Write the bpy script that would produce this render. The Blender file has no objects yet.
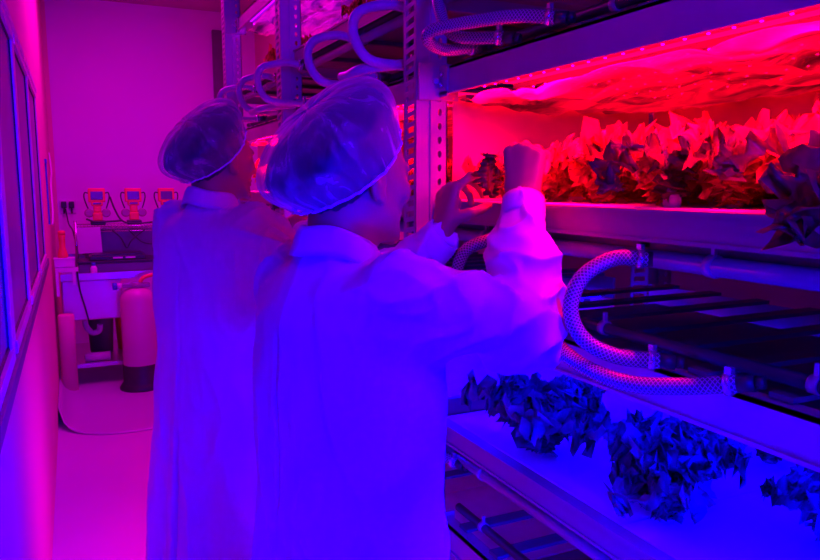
import bpy, bmesh, math, random
import numpy as np
from mathutils import Vector, Matrix, noise
random.seed(7)
rng = np.random.default_rng(7)
C = bpy.context.scene.collection
PI = math.pi
S, K = math.sin, math.cos

# ------------------------------------------------------------------ helpers
def tag(o, label=None, cat=None, group=None, kind=None):
    if label: o['label'] = label
    if cat: o['category'] = cat
    if group: o['group'] = group
    if kind: o['kind'] = kind
    return o

def empty(name, loc=(0, 0, 0), rz=0):
    o = bpy.data.objects.new(name, None)
    o.location = loc; o.rotation_euler = (0, 0, rz); o.empty_display_size = .05
    C.objects.link(o)
    return o

def np_mesh(name, V, Q, mats, parent=None, smooth=True, uv=None):
    me = bpy.data.meshes.new(name)
    V = np.asarray(V, dtype=np.float32); Q = np.asarray(Q, dtype=np.int32)
    me.vertices.add(len(V)); me.vertices.foreach_set('co', V.ravel())
    me.loops.add(Q.size); me.loops.foreach_set('vertex_index', Q.ravel())
    me.polygons.add(len(Q))
    me.polygons.foreach_set('loop_start', np.arange(0, Q.size, 4, dtype=np.int32))
    me.update(calc_edges=True); me.validate()
    if smooth: me.polygons.foreach_set('use_smooth', np.ones(len(me.polygons), dtype=bool))
    for m in (mats if isinstance(mats, list) else [mats]): me.materials.append(m)
    o = bpy.data.objects.new(name, me); C.objects.link(o)
    if parent: o.parent = parent
    return o

class MB:
    """collects shapes into one mesh"""
    def __init__(s): s.v = []; s.f = []; s.m = []; s.uv = {}; s.sm = []
    def add(s, vs, fs, mi=0, smooth=False, uvs=None):
        b = len(s.v); s.v += [tuple(v) for v in vs]
        for i, f in enumerate(fs):
            if uvs: s.uv[len(s.f)] = uvs[i]
            s.f.append(tuple(b + k for k in f)); s.m.append(mi); s.sm.append(smooth)
    def box(s, lo, hi, mi=0, M=None, bev=0.0):
        x0, y0, z0 = lo; x1, y1, z1 = hi
        if bev <= 0:
            vs = [Vector(p) for p in ((x0,y0,z0),(x1,y0,z0),(x1,y1,z0),(x0,y1,z0),(x0,y0,z1),(x1,y0,z1),(x1,y1,z1),(x0,y1,z1))]
            fs = [(0,3,2,1),(4,5,6,7),(0,1,5,4),(1,2,6,5),(2,3,7,6),(3,0,4,7)]
            if M: vs = [M @ v for v in vs]
            s.add(vs, fs, mi)
        else:
            bm = bmesh.new(); bmesh.ops.create_cube(bm, size=1)
            for v in bm.verts: v.co = Vector(((x0+x1)/2+v.co.x*(x1-x0), (y0+y1)/2+v.co.y*(y1-y0), (z0+z1)/2+v.co.z*(z1-z0)))
            bmesh.ops.bevel(bm, geom=bm.edges[:], offset=bev, segments=2, profile=.5, affect='EDGES')
            if M: bmesh.ops.transform(bm, matrix=M, verts=bm.verts[:])
            bm.verts.index_update()
            s.add([v.co for v in bm.verts], [[v.index for v in f.verts] for f in bm.faces], mi); bm.free()
    def bar(s, a, b, w, t, mi=0):
        """flat bar from a to b"""
        a = Vector(a); b = Vector(b); d = b - a
        q = d.to_track_quat('Z', 'X').to_matrix().to_4x4()
        s.box((-w/2, -t/2, 0), (w/2, t/2, d.length), mi, Matrix.Translation(a) @ q)
    def lathe(s, prof, n=24, mi=0, M=None, smooth=True, cap=True):
        vs = []; fs = []
        for r, z in prof:
            for i in range(n):
                a = 2*PI*i/n; v = Vector((r*K(a), r*S(a), z)); vs.append(M @ v if M else v)
        for j in range(len(prof)-1):
            for i in range(n):
                k = (i+1) % n; fs.append((j*n+i, j*n+k, (j+1)*n+k, (j+1)*n+i))
        s.add(vs, fs, mi, smooth)
        if cap:
            b = len(s.v) - len(vs)
            s.f.append(tuple(b + i for i in reversed(range(n)))); s.m.append(mi); s.sm.append(False)
            s.f.append(tuple(b + (len(prof)-1)*n + i for i in range(n))); s.m.append(mi); s.sm.append(False)
    def cyl(s, a, b, r, n=16, mi=0, r2=None):
        a = Vector(a); b = Vector(b); d = b - a
        q = d.to_track_quat('Z', 'X').to_matrix().to_4x4()
        s.lathe([(r, 0), (r if r2 is None else r2, d.length)], n, mi, Matrix.Translation(a) @ q)
    def tube(s, pts, r, n=14, mi=0, sub=8, cap=True, rfun=None):
        P = catmull(pts, sub) if sub > 1 else [Vector(p) for p in pts]
        T = [(P[min(i+1, len(P)-1)] - P[max(i-1, 0)]).normalized() for i in range(len(P))]
        N = T[0].orthogonal().normalized(); vs = []; L = 0; Ls = []
        for i, p in enumerate(P):
            if i:
                N = (N - T[i]*N.dot(T[i])).normalized(); L += (P[i]-P[i-1]).length
            Ls.append(L); B = T[i].cross(N); rr = r if rfun is None else r*rfun(i/(len(P)-1))
            for k in range(n):
                a = 2*PI*k/n; vs.append(p + (N*K(a) + B*S(a))*rr)
        fs = []; uvs = []
        for j in range(len(P)-1):
            for i in range(n):
                k = (i+1) % n; fs.append((j*n+i, j*n+k, (j+1)*n+k, (j+1)*n+i))
                uvs.append(((i/n, Ls[j]), ((i+1)/n, Ls[j]), ((i+1)/n, Ls[j+1]), (i/n, Ls[j+1])))
        s.add(vs, fs, mi, True, uvs)
        if cap:
            b = len(s.v) - len(vs)
            s.f.append(tuple(b+i for i in reversed(range(n)))); s.m.append(mi); s.sm.append(False)
            s.f.append(tuple(b+(len(P)-1)*n+i for i in range(n))); s.m.append(mi); s.sm.append(False)
    def ball(s, c, r, mi=0, sc=(1,1,1), n=12):
        c = Vector(c); vs = []; fs = []; m = n//2+1
        for j in range(m+1):
            t = PI*j/m
            for i in range(n):
                a = 2*PI*i/n; vs.append(c + Vector((r*sc[0]*S(t)*K(a), r*sc[1]*S(t)*S(a), -r*sc[2]*K(t))))
        for j in range(m):
            for i in range(n):
                k = (i+1) % n; fs.append((j*n+i, j*n+k, (j+1)*n+k, (j+1)*n+i))
        s.add(vs, fs, mi, True)
    def build(s, name, mats, parent=None):
        me = bpy.data.meshes.new(name); me.from_pydata(s.v, [], s.f)
        for m in (mats if isinstance(mats, list) else [mats]): me.materials.append(m)
        me.polygons.foreach_set('material_index', s.m)
        me.polygons.foreach_set('use_smooth', s.sm)
        if s.uv:
            ul = me.uv_layers.new(name='UVMap')
            for fi, u in s.uv.items():
                p = me.polygons[fi]
                for li, c in zip(p.loop_indices, u): ul.data[li].uv = c
        me.update()
        o = bpy.data.objects.new(name, me); C.objects.link(o)
        if parent: o.parent = parent
        return o

def catmull(pts, sub):
    P = [Vector(p) for p in pts]; Q = [P[0]*2-P[1]] + P + [P[-1]*2-P[-2]]; out = []
    for i in range(1, len(Q)-2):
        for k in range(sub):
            t = k/sub; a, b, c, d = Q[i-1], Q[i], Q[i+1], Q[i+2]
            out.append(.5*((2*b) + (c-a)*t + (2*a-5*b+4*c-d)*t*t + (3*b-a-3*c+d)*t**3))
    out.append(P[-1]); return out

def copy_tree(o, parent=None):
    c = o.copy(); C.objects.link(c)
    if parent: c.parent = parent
    for ch in list(o.children): copy_tree(ch, c)
    return c

# ------------------------------------------------------------------ materials
def mat(name, col, rough=.6, metal=0, spec=.5, bump=None, var=None, emit=None, trans=0, sss=0, coat=0):
    m = bpy.data.materials.new(name); m.use_nodes = True
    nt = m.node_tree; b = nt.nodes['Principled BSDF']
    b.inputs['Base Color'].default_value = (*col, 1); b.inputs['Roughness'].default_value = rough
    b.inputs['Metallic'].default_value = metal; b.inputs['Specular IOR Level'].default_value = spec
    if trans: b.inputs['Transmission Weight'].default_value = trans
    if sss: b.inputs['Subsurface Weight'].default_value = sss; b.inputs['Subsurface Radius'].default_value = (.01, .004, .003)
    if emit: b.inputs['Emission Color'].default_value = (*emit[0], 1); b.inputs['Emission Strength'].default_value = emit[1]
    tc = nt.nodes.new('ShaderNodeTexCoord')
    if var:  # (scale, amount)
        n = nt.nodes.new('ShaderNodeTexNoise'); n.inputs['Scale'].default_value = var[0]; n.inputs['Detail'].default_value = 5
        nt.links.new(tc.outputs['Object'], n.inputs['Vector'])
        r = nt.nodes.new('ShaderNodeMapRange'); r.inputs['From Min'].default_value = .3; r.inputs['From Max'].default_value = .7
        r.inputs['To Min'].default_value = 1-var[1]; r.inputs['To Max'].default_value = 1
        nt.links.new(n.outputs['Fac'], r.inputs['Value'])
        mx = nt.nodes.new('ShaderNodeMix'); mx.data_type = 'RGBA'; mx.blend_type = 'MULTIPLY'; mx.inputs[0].default_value = 1
        mx.inputs[6].default_value = (*col, 1); nt.links.new(r.outputs[0], mx.inputs[7]); nt.links.new(mx.outputs[2], b.inputs['Base Color'])
    if bump:  # (scale, strength, distance, stretch)
        mp = nt.nodes.new('ShaderNodeMapping'); mp.inputs['Scale'].default_value = bump[3] if len(bump) > 3 else (1, 1, 1)
        n = nt.nodes.new('ShaderNodeTexNoise'); n.inputs['Scale'].default_value = bump[0]; n.inputs['Detail'].default_value = 4
        n.inputs['Distortion'].default_value = .4
        bp = nt.nodes.new('ShaderNodeBump'); bp.inputs['Strength'].default_value = bump[1]; bp.inputs['Distance'].default_value = bump[2]
        nt.links.new(tc.outputs['Object'], mp.inputs[0]); nt.links.new(mp.outputs[0], n.inputs['Vector'])
        nt.links.new(n.outputs['Fac'], bp.inputs['Height']); nt.links.new(bp.outputs[0], b.inputs['Normal'])
    return m

M = {}
M['wall'] = mat('wall_paint', (.8, .5, .4), .7, bump=(6, .1, .01), var=(1.2, .06))
M['backwall'] = mat('back_wall_paint', (.8, .5, .85), .75, bump=(4, .1, .01), var=(.7, .08))
M['ceil'] = mat('ceiling_paint', (.55, .5, .42), .8, var=(2, .05))
M['floor'] = mat('floor_vinyl', (.6, .6, .62), .45, bump=(20, .05, .003), var=(1.5, .08))
M['sheet'] = mat('sheet_vinyl', (.5, .5, .55), .35, bump=(9, .1, .004), var=(2, .06))
M['alu'] = mat('window_aluminium', (.8, .6, .7), .4, metal=.1, var=(8, .1))
M['gasket'] = mat('black_gasket', (.02, .02, .03), .5, var=(20, .3))
M['glass'] = mat('dark_window_glass', (.3, .1, .3), .3, spec=.5, var=(2, .4))
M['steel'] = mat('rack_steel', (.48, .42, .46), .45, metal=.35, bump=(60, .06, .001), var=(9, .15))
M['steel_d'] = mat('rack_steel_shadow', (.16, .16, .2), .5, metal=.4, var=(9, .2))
M['bolt'] = mat('bolt_steel', (.7, .7, .75), .25, metal=.8, var=(40, .2))
M['tray'] = mat('tray_plastic', (.34, .3, .24), .4, var=(5, .1), bump=(30, .05, .002))
M['foam'] = mat('foam_board', (.85, .85, .88), .7, var=(12, .12), bump=(80, .15, .002))
M['pipe'] = mat('grey_pipe', (.3, .28, .32), .35, var=(12, .2))
M['black'] = mat('black_plastic', (.03, .03, .04), .4, var=(20, .3))
M['white'] = mat('white_plastic', (.75, .72, .75), .45, var=(10, .1))
M['orange'] = mat('orange_plastic', (.85, .2, .08), .45, var=(10, .1))
M['stain'] = mat('stainless_steel', (.6, .58, .6), .3, metal=.75, bump=(50, .05, .001, (1, 12, 1)), var=(3, .1))
M['tankp'] = mat('pale_tank_shell', (.62, .55, .45), .35, bump=(90, .1, .001), var=(4, .1))
M['screen'] = mat('grey_screen', (.12, .12, .2), .2, var=(20, .2))
M['paper'] = mat('paper', (.6, .55, .65), .8, var=(6, .08))
M['blue'] = mat('blue_plastic', (.05, .1, .6), .4, var=(9, .2))
M['coat'] = mat('lab_coat_cloth', (.68, .66, .7), .75, spec=.25, bump=(14, .35, .012, (1.6, 1.6, .5)), var=(3, .06))
M['coat2'] = mat('lab_coat_cloth_soft', (.66, .64, .7), .8, spec=.2, bump=(14, .35, .012, (1.6, 1.6, .35)), var=(3, .06))
M['skin'] = mat('skin', (.5, .3, .12), .5, spec=.35, bump=(160, .08, .001), var=(14, .1), sss=.08)
M['hair'] = mat('black_hair', (.04, .03, .03), .45, bump=(90, .5, .003, (1, 1, .15)), var=(30, .3))
M['trouser'] = mat('white_trouser_cloth', (.6, .6, .66), .8, bump=(20, .2, .006, (1, 1, .4)), var=(4, .06))
M['shoe'] = mat('white_boot_rubber', (.6, .6, .62), .45, var=(9, .1))
M['stem'] = mat('pale_lettuce_stem', (.6, .6, .45), .5, var=(20, .2))

def leaf_mat(name, c1, c2):
    m = mat(name, c1, .42, spec=.45, sss=0)
    nt = m.node_tree; b = nt.nodes['Principled BSDF']; tc = nt.nodes.new('ShaderNodeTexCoord')
    n = nt.nodes.new('ShaderNodeTexNoise'); n.inputs['Scale'].default_value = 22; n.inputs['Detail'].default_value = 6
    nt.links.new(tc.outputs['Object'], n.inputs['Vector'])
    rp = nt.nodes.new('ShaderNodeValToRGB'); rp.color_ramp.elements[0].position = .35; rp.color_ramp.elements[1].position = .65
    rp.color_ramp.elements[0].color = (*c1, 1); rp.color_ramp.elements[1].color = (*c2, 1)
    nt.links.new(n.outputs['Fac'], rp.inputs[0]); nt.links.new(rp.outputs[0], b.inputs['Base Color'])
    v = nt.nodes.new('ShaderNodeTexVoronoi'); v.feature = 'DISTANCE_TO_EDGE'; v.inputs['Scale'].default_value = 55
    nt.links.new(tc.outputs['Object'], v.inputs['Vector'])
    bp = nt.nodes.new('ShaderNodeBump'); bp.inputs['Strength'].default_value = .5; bp.inputs['Distance'].default_value = .004
    nt.links.new(v.outputs['Distance'], bp.inputs['Height']); nt.links.new(bp.outputs[0], b.inputs['Normal'])
    tr = nt.nodes.new('ShaderNodeBsdfTranslucent'); nt.links.new(rp.outputs[0], tr.inputs['Color'])
    mx = nt.nodes.new('ShaderNodeMixShader'); mx.inputs[0].default_value = .5
    out = nt.nodes['Material Output']
    nt.links.new(b.outputs[0], mx.inputs[1]); nt.links.new(tr.outputs[0], mx.inputs[2]); nt.links.new(mx.outputs[0], out.inputs['Surface'])
    return m
M['leaf'] = leaf_mat('frilly_lettuce_leaf', (.7, .3, .05), (1.0, .6, .10))
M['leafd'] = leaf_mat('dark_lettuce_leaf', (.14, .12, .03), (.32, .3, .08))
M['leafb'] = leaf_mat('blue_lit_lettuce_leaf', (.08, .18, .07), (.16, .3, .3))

def hose_mat(name, base, line):
    m = mat(name, base, .22, spec=.6)
    nt = m.node_tree; b = nt.nodes['Principled BSDF']; tc = nt.nodes.new('ShaderNodeTexCoord')
    sp = nt.nodes.new('ShaderNodeSeparateXYZ'); nt.links.new(tc.outputs['UV'], sp.inputs[0])
    def mth(op, a, bb=None):
        n = nt.nodes.new('ShaderNodeMath'); n.operation = op
        for i, x in enumerate((a, bb)):
            if x is None: continue
            if isinstance(x, (int, float)): n.inputs[i].default_value = x
            else: nt.links.new(x, n.inputs[i])
        return n.outputs[0]
    u = mth('MULTIPLY', sp.outputs[0], 2*PI*9); v = mth('MULTIPLY', sp.outputs[1], 2*PI*150)
    s1 = mth('ABSOLUTE', mth('SINE', mth('MULTIPLY', mth('ADD', u, v), .5)))
    s2 = mth('ABSOLUTE', mth('SINE', mth('MULTIPLY', mth('SUBTRACT', u, v), .5)))
    mn = mth('MINIMUM', s1, s2)
    rp = nt.nodes.new('ShaderNodeValToRGB'); rp.color_ramp.elements[0].position = .2; rp.color_ramp.elements[1].position = .5
    rp.color_ramp.elements[0].color = (*line, 1); rp.color_ramp.elements[1].color = (*base, 1)
    nt.links.new(mn, rp.inputs[0]); nt.links.new(rp.outputs[0], b.inputs['Base Color'])
    return m
M['hose'] = hose_mat('braided_hose', (.07, .06, .1), (.40, .34, .44))
M['hose2'] = mat('milky_hose', (.42, .35, .5), .3, spec=.6, var=(30, .2))

def film_mat(name, col, alpha):
    m = mat(name, col, .3, spec=.7, bump=(9, .9, .02, (3, 1, 1)))
    nt = m.node_tree; b = nt.nodes['Principled BSDF']; tc = nt.nodes.new('ShaderNodeTexCoord')
    mp = nt.nodes.new('ShaderNodeMapping'); mp.inputs['Scale'].default_value = (9, 2.6, 9); mp.inputs['Rotation'].default_value = (0, 0, .5)
    n = nt.nodes.new('ShaderNodeTexNoise'); n.inputs['Scale'].default_value = 1.3; n.inputs['Detail'].default_value = 7; n.inputs['Distortion'].default_value = 1.2
    nt.links.new(tc.outputs['Object'], mp.inputs[0]); nt.links.new(mp.outputs[0], n.inputs['Vector'])
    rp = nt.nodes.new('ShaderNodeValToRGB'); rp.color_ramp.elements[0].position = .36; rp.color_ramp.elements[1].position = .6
    rp.color_ramp.elements[0].color = (.06, .05, .04, 1); rp.color_ramp.elements[1].color = (*col, 1)  # wrinkle shade put into the film colour as dark streaks
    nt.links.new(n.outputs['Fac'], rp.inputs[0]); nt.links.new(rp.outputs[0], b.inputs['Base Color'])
    t = nt.nodes.new('ShaderNodeBsdfTransparent'); mx = nt.nodes.new('ShaderNodeMixShader'); mx.inputs[0].default_value = alpha
    tl = nt.nodes.new('ShaderNodeBsdfTranslucent'); nt.links.new(rp.outputs[0], tl.inputs[0])
    m2 = nt.nodes.new('ShaderNodeMixShader'); m2.inputs[0].default_value = .6
    nt.links.new(b.outputs[0], m2.inputs[1]); nt.links.new(tl.outputs[0], m2.inputs[2])
    nt.links.new(t.outputs[0], mx.inputs[1]); nt.links.new(m2.outputs[0], mx.inputs[2])
    nt.links.new(mx.outputs[0], nt.nodes['Material Output'].inputs['Surface'])
    return m
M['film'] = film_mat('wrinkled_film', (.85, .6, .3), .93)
M['filmb'] = mat('reflective_back_film', (.9, .7, .22), .35, spec=.2, bump=(7, .6, .02), var=(6, .15))

def led(name, col, s): return mat(name, (.1, .1, .1), .5, emit=(col, s))
M['led_red'] = led('red_diode', (1, 0, .08), 40)
M['led_blue'] = led('blue_diode', (.01, 0, 1), 60)
M['led_vio'] = led('violet_diode', (.7, 0, 1), 60)

for k_, c_, e_ in (('led_red', (1, 0, .06), 2.6), ('led_blue', (.002, 0, 1), 12), ('led_vio', (.4, 0, 1), 3)): M[k_+'_plate'] = mat(k_+'_diffuser', (.6, .6, .6), .6, emit=(c_, e_), var=(5, .2))
def net_mat():
    m = mat('hair_net_cloth', (.8, .72, .6), .6, spec=.3)
    nt = m.node_tree; b = nt.nodes['Principled BSDF']; tc = nt.nodes.new('ShaderNodeTexCoord')
    mp = nt.nodes.new('ShaderNodeMapping'); mp.inputs['Scale'].default_value = (30, 3, 1)
    n = nt.nodes.new('ShaderNodeTexNoise'); n.inputs['Scale'].default_value = 1.0; n.inputs['Detail'].default_value = 6; n.inputs['Distortion'].default_value = .9
    nt.links.new(tc.outputs['UV'], mp.inputs[0]); nt.links.new(mp.outputs[0], n.inputs['Vector'])
    bp = nt.nodes.new('ShaderNodeBump'); bp.inputs['Strength'].default_value = .8; bp.inputs['Distance'].default_value = .006
    nt.links.new(n.outputs['Fac'], bp.inputs['Height']); nt.links.new(bp.outputs[0], b.inputs['Normal'])
    r = nt.nodes.new('ShaderNodeMapRange'); r.inputs['From Min'].default_value = .5; r.inputs['From Max'].default_value = .68
    r.inputs['To Min'].default_value = .02; r.inputs['To Max'].default_value = .30
    nt.links.new(n.outputs['Fac'], r.inputs['Value'])
    lw = nt.nodes.new('ShaderNodeLayerWeight'); lw.inputs['Blend'].default_value = .3
    pw = nt.nodes.new('ShaderNodeMath'); pw.operation = 'MULTIPLY'; pw.inputs[1].default_value = .85
    nt.links.new(lw.outputs['Facing'], pw.inputs[0])
    ad = nt.nodes.new('ShaderNodeMath'); ad.operation = 'ADD'; ad.use_clamp = True
    nt.links.new(r.outputs[0], ad.inputs[0]); nt.links.new(pw.outputs[0], ad.inputs[1])
    t = nt.nodes.new('ShaderNodeBsdfTransparent'); mx = nt.nodes.new('ShaderNodeMixShader')
    nt.links.new(ad.outputs[0], mx.inputs[0]); nt.links.new(t.outputs[0], mx.inputs[1]); nt.links.new(b.outputs[0], mx.inputs[2])
    nt.links.new(mx.outputs[0], nt.nodes['Material Output'].inputs['Surface'])
    return m
M['net'] = net_mat()
M['netband'] = mat('net_elastic', (.7, .62, .75), .7, bump=(120, .5, .002))

# ------------------------------------------------------------------ camera
cam = bpy.data.cameras.new('camera'); co = bpy.data.objects.new('camera', cam); C.objects.link(co)
FP = 720.0
ph = math.atan(96/FP); ps = math.atan(340/FP*math.cos(ph))
cam.sensor_fit = 'HORIZONTAL'; cam.sensor_width = 36; cam.lens = 36*FP/820; cam.clip_start = .02
co.location = (0, 0, 1.5); co.rotation_euler = (PI/2 - ph, 0, -ps)
bpy.context.scene.camera = co

# ------------------------------------------------------------------ room
WX = -.15; BY = 7.4; CZ = 3.16; RX = 1.75; Y0 = -1.2
def struct(o): o['kind'] = 'structure'; return o
def panel(name, lo, hi, m):
    b = MB(); b.box(lo, hi); return struct(b.build(name, m))
panel('floor', (WX-.1, Y0, -.05), (RX+.1, BY+.1, 0), M['floor'])
panel('ceiling', (WX-.1, Y0, CZ), (RX+.1, BY+.1, CZ+.05), M['ceil'])
panel('wall_back', (WX-.1, BY, 0), (RX+.1, BY+.1, CZ), M['backwall'])
panel('wall_right', (RX, Y0, 0), (RX+.1, BY, CZ), M['wall'])
SZ, TZ, WE = 1.09, 1.985, 4.45
b = MB()
b.box((WX-.1, Y0, 0), (WX, BY, SZ)); b.box((WX-.1, Y0, TZ), (WX, BY, CZ)); b.box((WX-.1, WE, SZ), (WX, BY, TZ))
struct(b.build('wall_left', M['wall']))
# sliding windows in the left wall
edges = [.2, 1.93, 2.72, 3.6, WE]
for i in range(4):
    y0, y1 = edges[i], edges[i+1]
    w = empty(f'window_{i+1}', (WX, y0, SZ)); struct(w)
    f = MB(); L = y1-y0; H = TZ-SZ
    f.box((-.03, .0, 0), (.008, .06, H)); f.box((-.03, L-.06, 0), (.008, L, H))
    f.box((-.03, .035, 0), (.012, L-.035, .03)); f.box((-.03, .035, H-.03), (.012, L-.035, H))
    f.build('window_frame', M['alu'], w)
    g = MB()
    for a in (.06, L-.066): g.box((-.024, a, .03), (.003, a+.006, H-.03))
    g.box((-.024, .066, .03), (.003, L-.066, .036)); g.box((-.024, .066, H-.036), (.003, L-.066, H-.03))
    g.build('gasket', M['gasket'], w)
    p = MB(); p.box((-.008, .062, .03), (-.002, L-.062, H-.03)); p.build('window_pane', M['glass'], w)
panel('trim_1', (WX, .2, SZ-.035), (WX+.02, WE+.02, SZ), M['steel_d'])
panel('trim_2', (WX, .2, TZ), (WX+.015, WE+.02, TZ+.025), M['alu'])
panel('trim_3', (WX-.1, .17, SZ), (WX+.0, .2, TZ), M['alu'])
panel('wall_behind_window', (WX-.14, Y0, SZ-.1), (WX-.1, WE+.1, TZ+.1), M['gasket'])
panel('trim_4', (1.33, BY-.05, 0), (1.52, BY, 2.98), M['steel_d'])
panel('trim_5', (WX, BY-.03, 0), (WX+.035, BY, CZ), M['wall'])

# vinyl sheet at the back with rounded corner, left edge curling up the wall
def floor_sheet():
    V = []; Q = []; nx, ny = 40, 40
    for j in range(ny+1):
        for i in range(nx+1):
            u, v = i/nx, j/ny
            x = -.145 + u*1.2; y = 4.5 + v*2.4
            # rounded near-left corner and bowed front edge
            r = .45; yf = 4.5 + .10*u
            if x + .145 < r: yf += r*.9 - .9*math.sqrt(max(0, r*r - (r-(x+.145))**2))
            y = yf + v*(6.9-yf)
            z = .006 + .10*math.exp(-((x+.145)/.035))*(1 if v > 0 else 1)
            V.append((x, y, z))
    for j in range(ny):
        for i in range(nx): a = j*(nx+1)+i; Q.append((a, a+1, a+nx+2, a+nx+1))
    o = np_mesh('vinyl_sheet', V, Q, M['sheet'])
    s = o.modifiers.new('s', 'SOLIDIFY'); s.thickness = .004
    return tag(o, 'greyish vinyl floor sheet with a rounded corner curling against the left wall', 'floor sheet')
floor_sheet()

# ------------------------------------------------------------------ racks
def slot_strip(b, origin, du, dv, w, h, n_cell, hw, hh, seg=8, tear=False):
    """perforated strip: du,dv unit vectors, w wide, h tall, n_cell openings"""
    origin = Vector(origin); du = Vector(du); dv = Vector(dv); ch = h/n_cell
    outer = [(-1,-1),(0,-1),(1,-1),(1,0),(1,1),(0,1),(-1,1),(-1,0)]
    for c in range(n_cell):
        cx = origin + du*(w/2) + dv*(ch*(c+.5)); vs = []
        for ox, oy in outer: vs.append(cx + du*(ox*w/2) + dv*(oy*ch/2))
        for ox, oy in outer:
            if tear:
                l = math.hypot(ox, oy); sy = 1.25 if oy < 0 else 1.0
                vs.append(cx + du*(ox/l*hw) + dv*(oy/l*hh*sy))
            else: vs.append(cx + du*(ox*hw) + dv*(oy*hh + (.45*hh*ox)))
        b.add(vs, [(k, (k+1) % 8, 8+(k+1) % 8, 8+k) for k in range(8)])

POSTZ = 2.98
def post_mesh():
    b = MB()
    # -X face (slots), local origin at the aisle-side near corner
    slot_strip(b, (0, .070, .0), (0, -1, 0), (0, 0, 1), .070, POSTZ, 120, .0225, .0068)
    # -Y face : plain web, then the strip with teardrop holes
    b.box((0, 0, 0), (.004, .003, POSTZ))
    b.box((.0, -.0005, 0), (.035, .0015, POSTZ))
    b.box((.035, -.006, 0), (.039, .0015, POSTZ))
    slot_strip(b, (.039, -.006, 0), (1, 0, 0), (0, 0, 1), .04, POSTZ, 92, .0055, .0078, tear=True)
    b.box((.076, -.006, 0), (.079, .03, POSTZ))
    b.box((.0, .068, 0), (.012, .071, POSTZ))
    b.box((-.01, -.02, 0), (.09, .07, .006))
    return b
tray_z = [.39, .925, 1.46, 1.995, 2.53]
beam_z = [.60, 1.157, 1.706, 2.255]
PX, TX, BX = .74, .80, 1.47

def make_rack(y0, y1, name_label, near=True):
    """bay from y0 (near post) to y1 (far post corner)"""
    r = empty('plant_rack', (PX, y1, 0))
    def P(b, n, m='steel'): return b.build(n, M[m], r)
    L = y1 - y0
    for yy in ((0, -L) if near else (0,)):
        p = post_mesh().build('post', M['steel'], r); p.location = (0, yy, 0)
        q = post_mesh().build('post', M['steel'], r); q.location = (BX-PX, yy, 0)
    dx = TX-PX
    for z in beam_z:
        b = MB()
        b.box((dx, -L+.06, z), (dx+.006, -.004, z+.062)); b.box((dx-.006, -L+.06, z), (dx, -.004, z+.006)); b.box((dx, -L+.06, z+.056), (dx+.035, -.004, z+.062))
        bm_ = P(b, 'front_beam')
        b = MB(); b.box((.002, -.012, z-.012), (dx+.045, -.006, z+.072)); b.box((dx-.006, -.05, z-.005), (dx-.001, -.006, z+.066)); br = b.build('beam_bracket', M['steel'], r)
        b = MB()
        for (yy, zz) in ((-.028, z+.02), (-.028, z+.045)): b.cyl((dx-.006, yy, zz), (dx-.013, yy, zz), .006, 6)
        b.cyl((dx-.018, -.012, z+.03), (dx-.018, -.02, z+.03), .007, 6)
        b.build('bolt', M['bolt'], br)
        b = MB(); b.box((BX-PX, -L+.06, z), (BX-PX+.006, -.004, z+.062)); P(b, 'rear_beam')
        b = MB()
        for yy in np.linspace(-L+.12, -.1, 9): b.box((dx+.02, yy-.018, z+.064), (BX-PX, yy+.018, z+.072))
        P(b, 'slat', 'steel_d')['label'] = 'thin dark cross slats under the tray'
    for z in tray_z:
        b = MB()  # support rails below the tray
        b.box((dx+.03, -L+.05, z-.075), (dx+.034, -.01, z-.045)); b.box((BX-PX-.05, -L+.05, z-.09), (BX-PX-.046, -.01, z-.045))
        for yy in (-L+.2, -L/2, -.2): b.box((dx+.03, yy-.01, z-.06), (BX-PX, yy+.01, z-.045))
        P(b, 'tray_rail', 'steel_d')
    for yy in ((.03, -L+.03) if near else (.03,)):   # end braces
        for z in tray_z: b = MB(); b.box((.06, yy, z-.085), (BX-PX, yy+.02, z-.05)); P(b, 'end_brace')
    tag(r, name_label, 'rack', kind=None)
    return r
R_A = (.22, 1.547); R_B = (1.63, 2.72); R_C = (2.80, 3.76)
make_rack(*R_A, 'nearest steel plant rack with perforated post between the front worker and red shelf')
make_rack(*R_B, 'middle steel plant rack behind the front worker with hose loops', False)
make_rack(*R_C, 'farthest steel plant rack standing beyond the second worker', False)

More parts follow.
